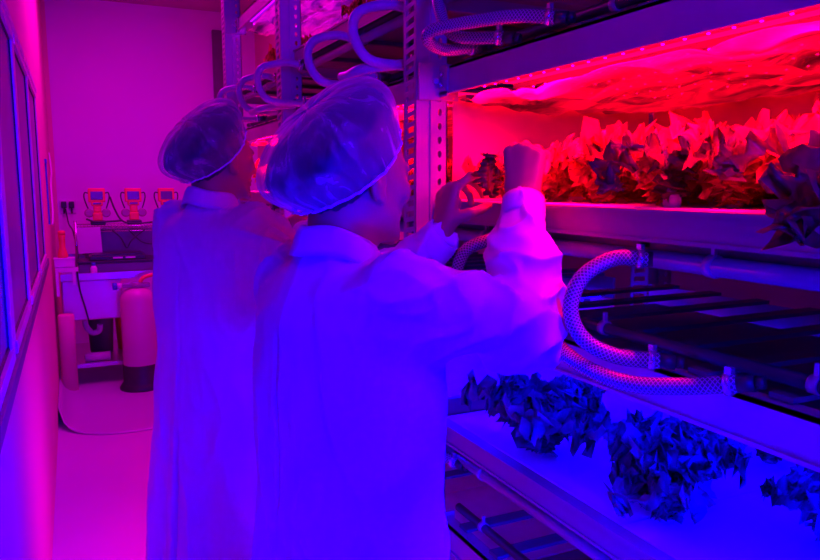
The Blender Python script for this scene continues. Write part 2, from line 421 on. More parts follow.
def tray(y0, y1, z, label, group=None):
    t = empty('grow_tray', (TX, (y0+y1)/2, z)); h = (y1-y0)/2
    b = MB(); W = BX-TX
    b.box((-.01, -h, -.045), (-.004, h, .0)); b.box((-.016, -h, -.004), (.012, h, .002)); b.box((-.013, -h, -.047), (0, h, -.041))
    b.box((W-.03, -h, -.045), (W-.024, h, 0)); b.box((0, -h, -.045), (W-.03, -h+.006, 0)); b.box((0, h-.006, -.045), (W-.03, h, 0)); b.box((-.01, -h, -.047), (W-.024, h, -.042))
    b.build('trough', M['tray'], t)
    b = MB()
    n = 2
    for i in range(n):
        a = -h+.008 + (2*h-.016)*i/n; e = -h+.008 + (2*h-.016)*(i+1)/n
        b.box((.012, a+.001, -.02), (W-.032, e-.001, .004), bev=.004)
    fo = b.build('foam_board', M['foam'], t)
    tag(t, label, 'grow tray', group)
    return t
def film_ceiling(y0, y1, z, label, amp=1.0, seed=0):
    V = []; Q = []; nx, ny = 50, 90; W = BX-TX-.05
    for j in range(ny+1):
        for i in range(nx+1):
            u, v = i/nx, j/ny; x = TX+.037+u*(W-.017); y = y0+.03+(y1-y0-.06)*v
            sag = -.022*abs(S(PI*v*2.0+.4+seed))*S(PI*min(1, u*1.2))**.5
            n1 = noise.noise((x*5+seed, y*4, seed)); n2 = noise.noise((x*16, y*9+x*8, seed+3))
            rid = (1-abs(noise.noise((x*7+y*3, y*5-x*4, seed+7))))**6
            V.append((x, y, z + amp*(sag + .012*n1 + .006*n2 - .016*rid)))
    for j in range(ny):
        for i in range(nx): a = j*(nx+1)+i; Q.append((a, a+1, a+nx+2, a+nx+1))
    o = np_mesh('reflective_film', V, Q, M['film'])
    return tag(o, label, 'film')
def film_back(y0, y1, z0, z1, label):
    V = []; Q = []; ny, nz = 60, 14
    for j in range(nz+1):
        for i in range(ny+1):
            y = y0+.02+(y1-y0-.04)*i/ny; z = z0+(z1-z0)*j/nz
            V.append((BX-.03+.012*noise.noise((y*6, z*9, z0)), y, z))
    for j in range(nz):
        for i in range(ny): a = j*(ny+1)+i; Q.append((a, a+1, a+ny+2, a+ny+1))
    return tag(np_mesh('back_film', V, Q, M['filmb']), label, 'film')
def film_end(y, label):
    V = []; Q = []; nx, nz = 40, 14
    for j in range(nz+1):
        for i in range(nx+1):
            x = TX+.03+(BX-TX-.07)*i/nx; z = 1.467+.235*j/nz; V.append((x, y+.008*noise.noise((x*7, z*9, 2.5)), z))
    for j in range(nz):
        for i in range(nx): a = j*(nx+1)+i; Q.append((a, a+1, a+nx+2, a+nx+1))
    return tag(np_mesh('end_film', V, Q, M['filmb']), label, 'film')
def led_panel(y0, y1, z, kind, label, nb=6, nd=26):
    t = empty('lamp_panel', (TX, (y0+y1)/2, z)); L = y1-y0-.14; W = BX-TX
    b = MB(); b.box((.03, -L/2, .012), (W-.04, L/2, .016)); b.build('diffuser', M[kind+'_plate'], t)
    b = MB(); b.box((.025, -L/2-.01, .0165), (W-.03, L/2+.01, .024)); b.build('glow_block', M['steel_d'], t)  # opaque sheet added to keep the plate's glow off slats and pipes
    for i in range(nb):
        x = .07 + (W-.16)*i/(nb-1); b = MB()
        b.box((x-.012, -L/2, 0), (x+.012, L/2, .012))
        for k in range(nd):
            y = -L/2+.02+(L-.04)*k/(nd-1); b.box((x-.0018, y-.0018, -.002), (x+.0018, y+.0018, .001), 1)
        b.build('lamp_bar', [M['tray'], M[kind]], t)
    return tag(t, label, 'grow lamp')

# ---- trays, films and lamps, bay by bay
names = {'A': R_A, 'B': R_B, 'C': R_C}
where = {'A': 'nearest rack', 'B': 'middle rack', 'C': 'farthest rack'}
lev = ['lowest', 'blue-lit', 'red-lit', 'upper', 'top']
for k, (y0, y1) in names.items():
    for i, z in enumerate(tray_z):
        if k == 'A' and i > 3: continue
        tray(y0+.03, y1-.012, z, f'long white grow tray on the {lev[i]} level of the {where[k]}')
for k, (y0, y1) in names.items():
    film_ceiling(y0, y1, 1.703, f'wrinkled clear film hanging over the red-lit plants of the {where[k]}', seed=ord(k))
    film_back(y0, y1, 1.47, 1.71, f'shiny film wall behind the red-lit plants of the {where[k]}')
    led_panel(y0, y1, 1.722, 'led_red', f'red grow lamp panel above the film of the {where[k]}')
    if k == 'A': film_end(y1-.015, 'bright film sheet closing the far end of the red-lit shelf')
    film_back(y0, y1, .935, 1.16, f'shiny film wall behind the blue-lit tray of the {where[k]}')
    led_panel(y0, y1, 1.15, 'led_blue', f'blue grow lamp panel under the lower beam of the {where[k]}', nb=4, nd=18)
    if k != 'A':
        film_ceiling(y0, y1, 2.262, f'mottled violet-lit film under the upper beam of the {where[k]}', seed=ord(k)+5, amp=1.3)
        film_back(y0, y1, 2.0, 2.27, f'film wall on the upper violet level of the {where[k]}')
        led_panel(y0, y1, 2.285, 'led_vio', f'violet grow lamp panel on the upper level of the {where[k]}')

# ---- pipes
def pipe_run(name, y0, y1, z, x, r, m, label, clamps=2, group=None):
    t = empty(name, (x, (y0+y1)/2, z)); h = (y1-y0)/2
    b = MB(); b.cyl((0, -h, 0), (0, h, 0), r, 18); b.build('pipe_tube', M[m], t)
    for i in range(clamps):
        y = -h + 2*h*(i+.7)/clamps
        c = MB(); c.lathe([(r+.0025, -.007), (r+.0025, .007)], 18, 0, Matrix.Translation((0, y, 0)) @ Matrix.Rotation(PI/2, 4, 'X'))
        c.box((-.003, y-.003, r), (.003, y+.003, r+.018)); c.build('pipe_clip', M['steel'], t)
    return tag(t, label, 'pipe', group)
lz = {1: 'below the red-lit tray', 2: 'below the upper tray', 0: 'below the blue-lit tray'}
for k, (y0, y1) in names.items():
    for i, z in ((0, .850), (1, 1.385), (2, 1.925)):
        pipe_run('drain_pipe', y0+.08, y1-.02, z, TX+.012, .014, 'pipe', f'grey drain pipe {lz[i]} of the {where[k]}')
    for i, z in ((0, .70), (1, 1.250), (2, 1.795)):
        pipe_run('supply_pipe', y0+.08, y1-.05, z, TX+.035, .010, 'black', f'thin dark supply pipe on the beam {lz[i]} of the {where[k]}', 3)

# ---- hoses
def hose(pts, label, m='hose', r=.0125, group='hose loops along the racks', ends=(1, 1)):
    o = Vector(pts[0]); t = empty('hose', o)
    P = [Vector(p)-o for p in pts]
    b = MB(); b.tube(P, r, 18, 0, 12); b.build('hose_tube', M[m], t)
    for e, (p, q) in enumerate(((P[0], P[1]), (P[-1], P[-2]))):
        if not ends[e]: continue
        d = (q-p).normalized()
        c = MB(); c.cyl(p+d*.006, p+d*.016, r+.003, 18); c.box((-.004, -.005, r), (.004, .005, r+.011), 0, Matrix.Translation(p+d*.011)); c.build('hose_clamp', M['bolt'], t)
        c = MB(); c.cyl(p-d*.022, p+d*.004, r*.95, 14); c.cyl(p-d*.034, p-d*.022, r*.75, 8); c.build('fitting', M['black'], t)
    return tag(t, label, 'hose', group if group else None)
def loop(y, zu, zl, bulge=.15, dy=.0):
    return [(TX-.005, y, zu), (TX-.06, y+.012, zu+.012), (TX-bulge+.02, y+.02+dy, zu-.01), (TX-bulge, y+.01+dy, (zu+zl)/2), (TX-bulge+.03, y-.01, zl+.005), (TX-.05, y-.02, zl-.006), (TX, y-.03, zl)]
def uloop(y1, y2, z, bulge=.12):
    return [(TX-.005, y1, z), (TX-.06, y1, z-.006), (TX-bulge, y1+(y2-y1)*.2, z-.014), (TX-bulge-.01, y1+(y2-y1)*.5, z-.02), (TX-bulge, y1+(y2-y1)*.8, z-.014), (TX-.06, y2, z-.004), (TX-.005, y2, z)]
hose([(.80, .845, 1.385), (.76, .875, 1.385), (.715, .895, 1.355), (.695, .895, 1.305), (.705, .872, 1.262), (.74, .835, 1.240), (.785, .795, 1.238)], 'braided hose looping down from the drain pipe right of the raised elbow', group=None)
hose([(.80, 1.04, 1.25), (.76, 1.02, 1.248), (.725, .97, 1.235), (.71, .88, 1.218), (.72, .79, 1.212), (.75, .72, 1.222), (.785, .655, 1.238)], 'long low braided hose bowing out under the looped hose', group=None)
hose([(.795, 1.09, 1.792), (.75, 1.15, 1.802), (.70, 1.26, 1.806), (.665, 1.32, 1.80), (.672, 1.345, 1.785), (.72, 1.37, 1.776), (.79, 1.36, 1.785)], 'braided hose bent sideways above the beam at the top of the photo', group=None)
hose([(.79, 1.43, 1.93), (.745, 1.44, 1.92), (.725, 1.40, 1.86), (.73, 1.34, 1.80), (.79, 1.25, 1.785)], 'braided hose dropping from the top edge behind the bent hose', group=None)
hose([(.80, .93, 1.95), (.75, .95, 1.93), (.72, .95, 1.86), (.75, .93, 1.805), (.80, .88, 1.81)], 'short braided hose peeking in at the top edge above the beam', group=None)
hose([(.80, 1.215, 1.388), (.75, 1.235, 1.388), (.705, 1.25, 1.365), (.69, 1.25, 1.31), (.72, 1.23, 1.26), (.79, 1.19, 1.243)], 'hose arching beside the left hand of the front worker', group=None)
far = ['large hose loop left of the near post', 'hose loop above the hair net of the front worker', 'hose loop in front of the second post', 'thin hose loop beside the second post', 'thinnest far hose loop near the third post']
for (y, bu), lb in zip(((1.68, .16), (2.08, .15), (2.62, .17), (2.98, .16), (3.35, .17)), far):
    hose(loop(y, 1.925, 1.795, bu), lb, 'hose2', .0125, group=None)
hose(uloop(1.66, 1.90, 1.795, .13), 'sideways hose reaching over the hair net of the front worker', 'hose2', group=None)
hose(uloop(2.7, 2.95, 1.795, .13), 'sideways hose above the hair net of the second worker', 'hose2', group=None)
for y, lb in ((1.9, 'red-tinted hose loop behind the neck of the front worker'), (2.35, 'red-tinted hose loop between the two workers'), (3.1, 'red-tinted hose loop beside the chin of the second worker')):
    hose(loop(y, 1.385, 1.25, .15), lb, 'hose2', group=None)
hose([(.80, 1.44, .84), (.78, 1.50, .845), (.765, 1.56, .83), (.765, 1.6, .80)], 'low hose stub behind the lab coat under the blue-lit tray', 'hose', group=None, ends=(1, 0))

# ------------------------------------------------------------------ lettuce
def leaf_geo(b, base, az, L, W, t0, t1, ruff, seed, mi=0, nu=34, nv=14):
    """leaf rising from base in direction az, angle from vertical t0 -> t1 (rad)"""
    base = Vector(base); out = Vector((K(az), S(az), 0)); side = Vector((-S(az), K(az), 0)); up = Vector((0, 0, 1))
    p = base.copy(); vs = []
    for i in range(nu+1):
        u = i/nu; th = t0+(t1-t0)*u**1.3
        d = out*S(th)+up*K(th); nrm = -out*K(th)+up*S(th)
        if i: p = p + d*(L/nu)
        w = W*(.10+.95*S(PI*min(1, u)**1.25)**.8*(1-.25*u)) if u < .97 else W*.22
        for j in range(nv+1):
            v = -1+2*j/nv; e = abs(v); sg = 1 if v > 0 else -1
            edge = max(e**2, max(0, (u-.7)/.3)**1.5)
            rf = edge*ruff*(S(u*38+seed*3+sg*1.3+v*2)+.7*S(u*61+seed+v*4)+.8*S(v*13+seed*2)*u*u+1.3*noise.noise((u*6, v*3, seed)))*.62
            jag = edge*ruff*(.5*S(u*47+seed*5+sg)+.9*noise.noise((u*13, v*7, seed+9.7)))
            cup = .35*w*e*e
            vs.append(p + side*(v*w + jag*sg) + nrm*(cup+rf) + d*(edge*ruff*.8*noise.noise((u*9, v*10, seed+4))) + nrm*.004*S(v*9+u*3))
    fs = []
    for i in range(nu):
        for j in range(nv): a = i*(nv+1)+j; fs.append((a, a+1, a+nv+2, a+nv+1))
    b.add(vs, fs, mi, True)

def lettuce(name, loc, size, nleaf, seed, m, tmax=1.75, ruff=.022, wid=.36):
    rd = random.Random(seed); t = empty(name, loc, rd.uniform(0, 6.28)); b = MB()
    for i in range(nleaf):
        f = i/nleaf
        az = i*2.4+rd.uniform(-.3, .3); L = size*(.6+.5*f)*rd.uniform(.85, 1.15)
        leaf_geo(b, (.008*K(az), .008*S(az), .012), az, L, L*wid*rd.uniform(.85, 1.2), .08+.5*f, .45+tmax*f*rd.uniform(.8, 1.1), ruff*rd.uniform(.8, 1.3)*size/.13, rd.uniform(0, 50))
    b.build('foliage', M[m], t)
    s = MB(); s.lathe([(.012, 0), (.014, .01), (.010, .03), (.005, .05)], 10); s.build('stem', M['stem'], t)
    return t
protos = [lettuce('lettuce', (0, 0, -5), .14, 18, 10+i, 'leaf', 1.35, .026, wid=.34) for i in range(4)]
rd = random.Random(3); used = set()
def put(i, loc, sc, label, group):
    if i not in used: used.add(i); o = protos[i]
    else: o = copy_tree(protos[i])
    o.location = loc; o.rotation_euler = (rd.uniform(-.1, .1), rd.uniform(-.1, .1), rd.uniform(0, 6.28)); o.scale = (sc,)*3
    tag(o, label, 'lettuce', group)
    return o
for k, (y0, y1) in names.items():
    ny = 8 if k == 'A' else 5; nx = 4 if k == 'A' else 3
    for i in range(nx):
        for j in range(ny):
            x = TX+.10+(BX-TX-.22)*(i)/(nx-1)+rd.uniform(-.02, .02); y = y0+.12+(y1-y0-.24)*(j+(.5 if i % 2 else 0)*.8)/(ny-.6)+rd.uniform(-.015, .015)
            sc = rd.uniform(.85, 1.05)*(1.0 if k == 'A' else .9)
            if k == 'A' and y > 1.15: sc *= .78
            put(rd.randrange(4), (x, y, 1.464), sc, f'frilly red-lit lettuce head packed among others in the {where[k]}', f'red-lit lettuces on the {where[k]}')
for k in ('B', 'C'):
    y0, y1 = names[k]
    for j in range(4):
        put(rd.randrange(4), (TX+.14+.1*(j % 2), y0+.15+(y1-y0-.3)*j/3, 1.999), .8, f'frilly violet-lit lettuce on the upper level of the {where[k]}', f'upper lettuces of the {where[k]}')

# leaves drooping over the tray lip: each a lettuce of its own leaning into the aisle
def droop(loc, leaves, label, m='leafd', ruff=.024):
    t = empty('lettuce', loc); b = MB()
    for (az, L, W, t0, t1, sd) in leaves: leaf_geo(b, (0, 0, .012), az, L, W, t0, t1, ruff, sd, nu=44, nv=18)
    b.build('foliage', M[m], t)
    s = MB(); s.lathe([(.013, 0), (.014, .012), (.009, .03)], 10); s.build('stem', M['stem'], t)
    return tag(t, label, 'lettuce')
W_ = PI
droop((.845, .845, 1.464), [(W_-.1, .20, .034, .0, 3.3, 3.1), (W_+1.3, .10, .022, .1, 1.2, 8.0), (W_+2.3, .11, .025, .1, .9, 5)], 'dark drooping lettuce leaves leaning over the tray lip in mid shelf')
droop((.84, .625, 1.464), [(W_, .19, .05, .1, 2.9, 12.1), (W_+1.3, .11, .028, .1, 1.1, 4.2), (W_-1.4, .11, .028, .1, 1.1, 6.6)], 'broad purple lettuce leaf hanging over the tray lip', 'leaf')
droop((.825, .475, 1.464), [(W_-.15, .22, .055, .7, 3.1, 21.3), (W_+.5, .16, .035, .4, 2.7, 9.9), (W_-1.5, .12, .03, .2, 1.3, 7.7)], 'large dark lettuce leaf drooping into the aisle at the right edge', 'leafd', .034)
# blue-lit plants
def blue_plant(loc, size, n, seed, label, tmax=1.6):
    t = lettuce('lettuce', loc, size, n, seed, 'leafb', tmax, .02); return tag(t, label, 'lettuce')
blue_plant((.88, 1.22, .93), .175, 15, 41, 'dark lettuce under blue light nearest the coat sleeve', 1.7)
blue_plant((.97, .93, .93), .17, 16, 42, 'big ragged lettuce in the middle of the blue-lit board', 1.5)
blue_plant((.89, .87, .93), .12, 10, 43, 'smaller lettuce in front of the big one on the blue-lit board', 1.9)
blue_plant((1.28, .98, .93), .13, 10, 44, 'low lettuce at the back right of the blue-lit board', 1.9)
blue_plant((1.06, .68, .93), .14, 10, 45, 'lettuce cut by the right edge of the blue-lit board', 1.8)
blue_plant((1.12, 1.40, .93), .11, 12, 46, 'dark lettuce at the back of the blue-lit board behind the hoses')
# picked leaf held by the left hand
lf = MB(); leaf_geo(lf, (0, 0, 0), .4, .085, .028, -.5, .3, .016, 2.2, nu=36, nv=18)
lo = lf.build('lettuce_leaf', M['leafd']); lo.location = (.745, 1.205, 1.474); tag(lo, 'small ragged lettuce leaf pinched by the left hand of the front worker', 'leaf')

# ------------------------------------------------------------------ SDF bodies
class Grid:
    def __init__(s, lo, hi, h):
        s.lo = np.array(lo, dtype=np.float32); s.h = h
        s.n = np.ceil((np.array(hi)-np.array(lo))/h).astype(int)+1
        s.F = np.full(s.n, .08, dtype=np.float32)
    def sub(s, lo, hi):
        a = np.maximum(0, np.floor((np.array(lo)-s.lo)/s.h).astype(int)); e = np.minimum(s.n, np.ceil((np.array(hi)-s.lo)/s.h).astype(int)+1)
        if np.any(e <= a): return None
        sl = tuple(slice(int(a[i]), int(e[i])) for i in range(3))
        g = [((np.arange(a[i], e[i], dtype=np.float32))*s.h+s.lo[i]) for i in range(3)]
        return sl, g[0][:, None, None], g[1][None, :, None], g[2][None, None, :]
    def put(s, lo, hi, fn, k=.01, sub=False):
        m = k+.012
        q = s.sub([l-m for l in lo], [x+m for x in hi])
        if q is None: return
        sl, X, Y, Z = q; d = fn(X, Y, Z); F = s.F[sl]
        if sub:
            d = -d; h = np.maximum(k-np.abs(F-d), 0)/k; s.F[sl] = np.maximum(F, d)+h*h*k*.25
        else:
            h = np.maximum(k-np.abs(F-d), 0)/k; s.F[sl] = np.minimum(F, d)-h*h*k*.25
    def cone(s, a, b, r1, r2, k=.01, flat=None, sub=False):
        a = np.array(a, dtype=np.float32); b = np.array(b, dtype=np.float32); ba = b-a; L2 = float(ba@ba)+1e-12; R = max(r1, r2)
        def fn(X, Y, Z):
            px, py, pz = X-a[0], Y-a[1], Z-a[2]
            t = np.clip((px*ba[0]+py*ba[1]+pz*ba[2])/L2, 0, 1)
            qx, qy, qz = px-t*ba[0], py-t*ba[1], pz-t*ba[2]
            if flat is not None:   # (unit vector, factor>1) thins the limb along this vector
                fv, ff = flat; w = (qx*fv[0]+qy*fv[1]+qz*fv[2])*(ff-1); qx = qx+w*fv[0]; qy = qy+w*fv[1]; qz = qz+w*fv[2]
            return np.sqrt(qx*qx+qy*qy+qz*qz)-(r1+t*(r2-r1))
        s.put(np.minimum(a, b)-R, np.maximum(a, b)+R, fn, k, sub)
    def ell(s, c, r, k=.01, rot=None, sub=False):
        c = np.array(c, dtype=np.float32); Rm = np.array(rot if rot is not None else Matrix.Identity(3), dtype=np.float32)
        r = np.array(r, dtype=np.float32); R = float(max(r))
        def fn(X, Y, Z):
            px, py, pz = X-c[0], Y-c[1], Z-c[2]
            u = [(px*Rm[0][i]+py*Rm[1][i]+pz*Rm[2][i]) for i in range(3)]
            k0 = np.sqrt((u[0]/r[0])**2+(u[1]/r[1])**2+(u[2]/r[2])**2); k1 = np.sqrt((u[0]/r[0]**2)**2+(u[1]/r[1]**2)**2+(u[2]/r[2]**2)**2)+1e-6
            return k0*(k0-1)/k1
        s.put(c-R, c+R, fn, k, sub)
    def stack(s, prof, k=.02, ripple=None):
        """prof rows: z, cx, cy, a, b"""
        P = np.array(prof, dtype=np.float32); P = P[np.argsort(P[:, 0])]
        mx = float((np.abs(P[:, 1])+P[:, 3]).max()); my = float((np.abs(P[:, 2])+P[:, 4]).max())
        def fn(X, Y, Z):
            z = Z; iz = [np.interp(z, P[:, 0], P[:, i]).astype(np.float32) for i in range(1, 5)]
            dx, dy = (X-iz[0]), (Y-iz[1])
            th = np.arctan2(dx, dy); sc = 1.0
            if ripple is not None: sc = 1+ripple(th, Z)
            q = (np.abs(dx/iz[2])**2.3+np.abs(dy/iz[3])**2.3)**(1/2.3)
            d = (q-sc)*np.minimum(iz[2], iz[3])*.9
            return np.maximum(d, np.maximum(P[0, 0]-Z, Z-P[-1, 0]))
        s.put((-mx, -my, P[0, 0]), (mx, my, P[-1, 0]), fn, k)
    def mesh(s):
        F = s.F; I = (F < 0).astype(np.uint8)
        n = np.array(F.shape)-1
        cnt = np.zeros(n, dtype=np.uint8); cor = [(i, j, k) for i in (0, 1) for j in (0, 1) for k in (0, 1)]
        for i, j, k in cor: cnt += I[i:n[0]+i, j:n[1]+j, k:n[2]+k]
        act = (cnt > 0) & (cnt < 8); idx = np.argwhere(act); N = len(idx)
        vals = np.stack([F[idx[:, 0]+i, idx[:, 1]+j, idx[:, 2]+k] for i, j, k in cor], 1)
        pos = np.zeros((N, 3)); c = np.zeros(N)
        for a in range(8):
            for b in range(a+1, 8):
                d = np.array(cor[b])-np.array(cor[a])
                if np.abs(d).sum() != 1: continue
                va, vb = vals[:, a], vals[:, b]; m = (va < 0) != (vb < 0)
                t = np.where(m, va/np.where(m, va-vb, 1), 0)
                pos[m] += (np.array(cor[a])+t[:, None]*d)[m]; c[m] += 1
        V = (idx+pos/c[:, None])*s.h+s.lo
        mp = np.full(n, -1, dtype=np.int32); mp[act] = np.arange(N)
        Q = []
        for ax in range(3):
            u, v = (ax+1) % 3, (ax+2) % 3
            A = I[tuple(slice(0, -1) if i == ax else slice(1, -1) for i in range(3))]
            B = I[tuple(slice(1, None) if i == ax else slice(1, -1) for i in range(3))]
            e = np.argwhere(A != B); inside = A[tuple(e.T)] == 1
            e = e+np.array([0 if i == ax else 1 for i in range(3)])
            def cell(du, dv):
                q = e.copy(); q[:, u] -= du; q[:, v] -= dv; return mp[tuple(q.T)]
            q = np.stack([cell(1, 1), cell(0, 1), cell(0, 0), cell(1, 0)], 1)
            q[~inside] = q[~inside][:, ::-1]
            Q.append(q[(q >= 0).all(1)])
        return V, np.concatenate(Q)

def normals(V, Q):
    a = V[Q[:, 2]]-V[Q[:, 0]]; b = V[Q[:, 3]]-V[Q[:, 1]]; fn = np.cross(a, b); N = np.zeros_like(V)
    for i in range(4): np.add.at(N, Q[:, i], fn)
    return N/(np.linalg.norm(N, axis=1, keepdims=True)+1e-12)
def laplace(V, Q, it=2, lam=.5):
    for _ in range(it):
        A = np.zeros_like(V); c = np.zeros(len(V))
        for i in range(4):
            j = (i+1) % 4; np.add.at(A, Q[:, i], V[Q[:, j]]); np.add.at(A, Q[:, j], V[Q[:, i]])
            np.add.at(c, Q[:, i], 1); np.add.at(c, Q[:, j], 1)
        V = V+lam*(A/c[:, None]-V)
    return V

def head(g, T):
    """T: 4x4 head frame; x right, y forward, z up"""
    Rm = np.array(T.to_3x3()); P = lambda x, y, z: np.array(T @ Vector((x, y, z)))
    E = lambda c, r, k=.012, R=None, sub=False: g.ell(P(*c), r, k, Rm if R is None else (Rm @ np.array(R)), sub)
    Cn = lambda a, b, r1, r2, k=.012, sub=False: g.cone(P(*a), P(*b), r1, r2, k, None, sub)
    E((0, -.012, .032), (.074, .094, .083)); E((0, .02, .0), (.066, .07, .085), .02)
    E((0, .036, -.035), (.056, .056, .072), .02)
    for s in (-1, 1):
        Cn((s*.054, .004, -.035), (s*.03, .062, -.088), .02, .014, .02)
        E((s*.040, .062, -.018), (.024, .024, .022), .015)
    Cn((-.010, .078, -.096), (.010, .078, -.096), .015, .015, .012)
    E((0, .078, .022), (.048, .016, .012), .012)
    for s in (-1, 1): g.cone(P(s*.031, .105, .002), P(s*.029, .103, .002), .017, .017, .012, None, True)
    for s in (-1, 1): E((s*.031, .0775, .002), (.013, .012, .0105), .003); Cn((s*.018, .088, .0185), (s*.046, .080, .018), .0045, .0035, .006)
    Cn((0, .086, .012), (0, .108, -.026), .0075, .0095, .008); E((0, .107, -.030), (.010, .011, .009), .006)
    for s in (-1, 1): E((s*.011, .098, -.033), (.0075, .009, .007), .005)
    E((0, .088, -.056), (.022, .011, .0065), .005); E((0, .087, -.067), (.019, .011, .007), .005)
    Cn((-.018, .101, -.0615), (.018, .101, -.0615), .0012, .0012, .003, True)
    for s in (-1, 1):
        Re = Matrix.Rotation(s*.35, 3, 'Z') @ Matrix.Rotation(-.15, 3, 'X')
        E((s*.077, -.004, -.006), (.008, .019, .031), .006, Re)
        E((s*.086, -.0, .004), (.007, .011, .016), .004, Re, True)
        E((s*.076, .004, -.033), (.006, .009, .010), .004, Re)
def hand(g, wrist, D, N, Sd, curls, thumb, sc=1.0, fore=None):
    """D wrist->knuckle, N palm normal, Sd thumb side; curls per finger (mcp, pip, dip), index..little"""
    D = Vector(D).normalized(); N = Vector(N); N = (N-D*N.dot(D)).normalized(); Sd0 = Vector(Sd); s = D.cross(N)
    if s.dot(Sd0) < 0: s = -s
    w = Vector(wrist)
    offs = [.030, .010, -.010, -.028]; ln = [(.042, .025, .020), (.046, .029, .021), (.043, .027, .021), (.034, .020, .018)]; kn = [.088, .092, .087, .078]
    for i in range(4):
        kp = w+D*(kn[i]*sc)+s*(offs[i]*sc)
        g.cone(w+s*(offs[i]*.55*sc)+D*.005, kp, .0145*sc, .0115*sc, .013)
        d = D.copy(); n = N.copy(); p = kp; rr = [.0098, .0088, .0078, .0066] if i < 3 else [.0088, .0078, .007, .006]
        sp = s*(.04*(1.5-i))
        for j in range(3):
            a = curls[i][j]; d2 = d*K(a)+n*S(a); n = n*K(a)-d*S(a); d = d2
            q = p+(d+(sp if j == 0 else Vector()))*ln[i][j]*sc
            g.cone(p, q, rr[j]*sc, rr[j+1]*sc, .0035); p = q
    g.cone(w+D*.02+N*.006, w+D*.07*sc+N*.004, .016*sc, .014*sc, .014)
    # thumb: base at the side of the palm
    b0 = w+D*.022*sc+s*.022*sc+N*.006; th = [Vector(t) for t in thumb]
    P = [b0]; 
    for l, t in zip((.040, .032, .026), th):
        v = (D*t.x+s*t.y+N*t.z).normalized(); P.append(P[-1]+v*l*sc)
    g.cone(P[0], P[1], .0155*sc, .0115*sc, .012); g.cone(P[1], P[2], .0112*sc, .0098*sc, .004); g.cone(P[2], P[3], .0098*sc, .0078*sc, .004)

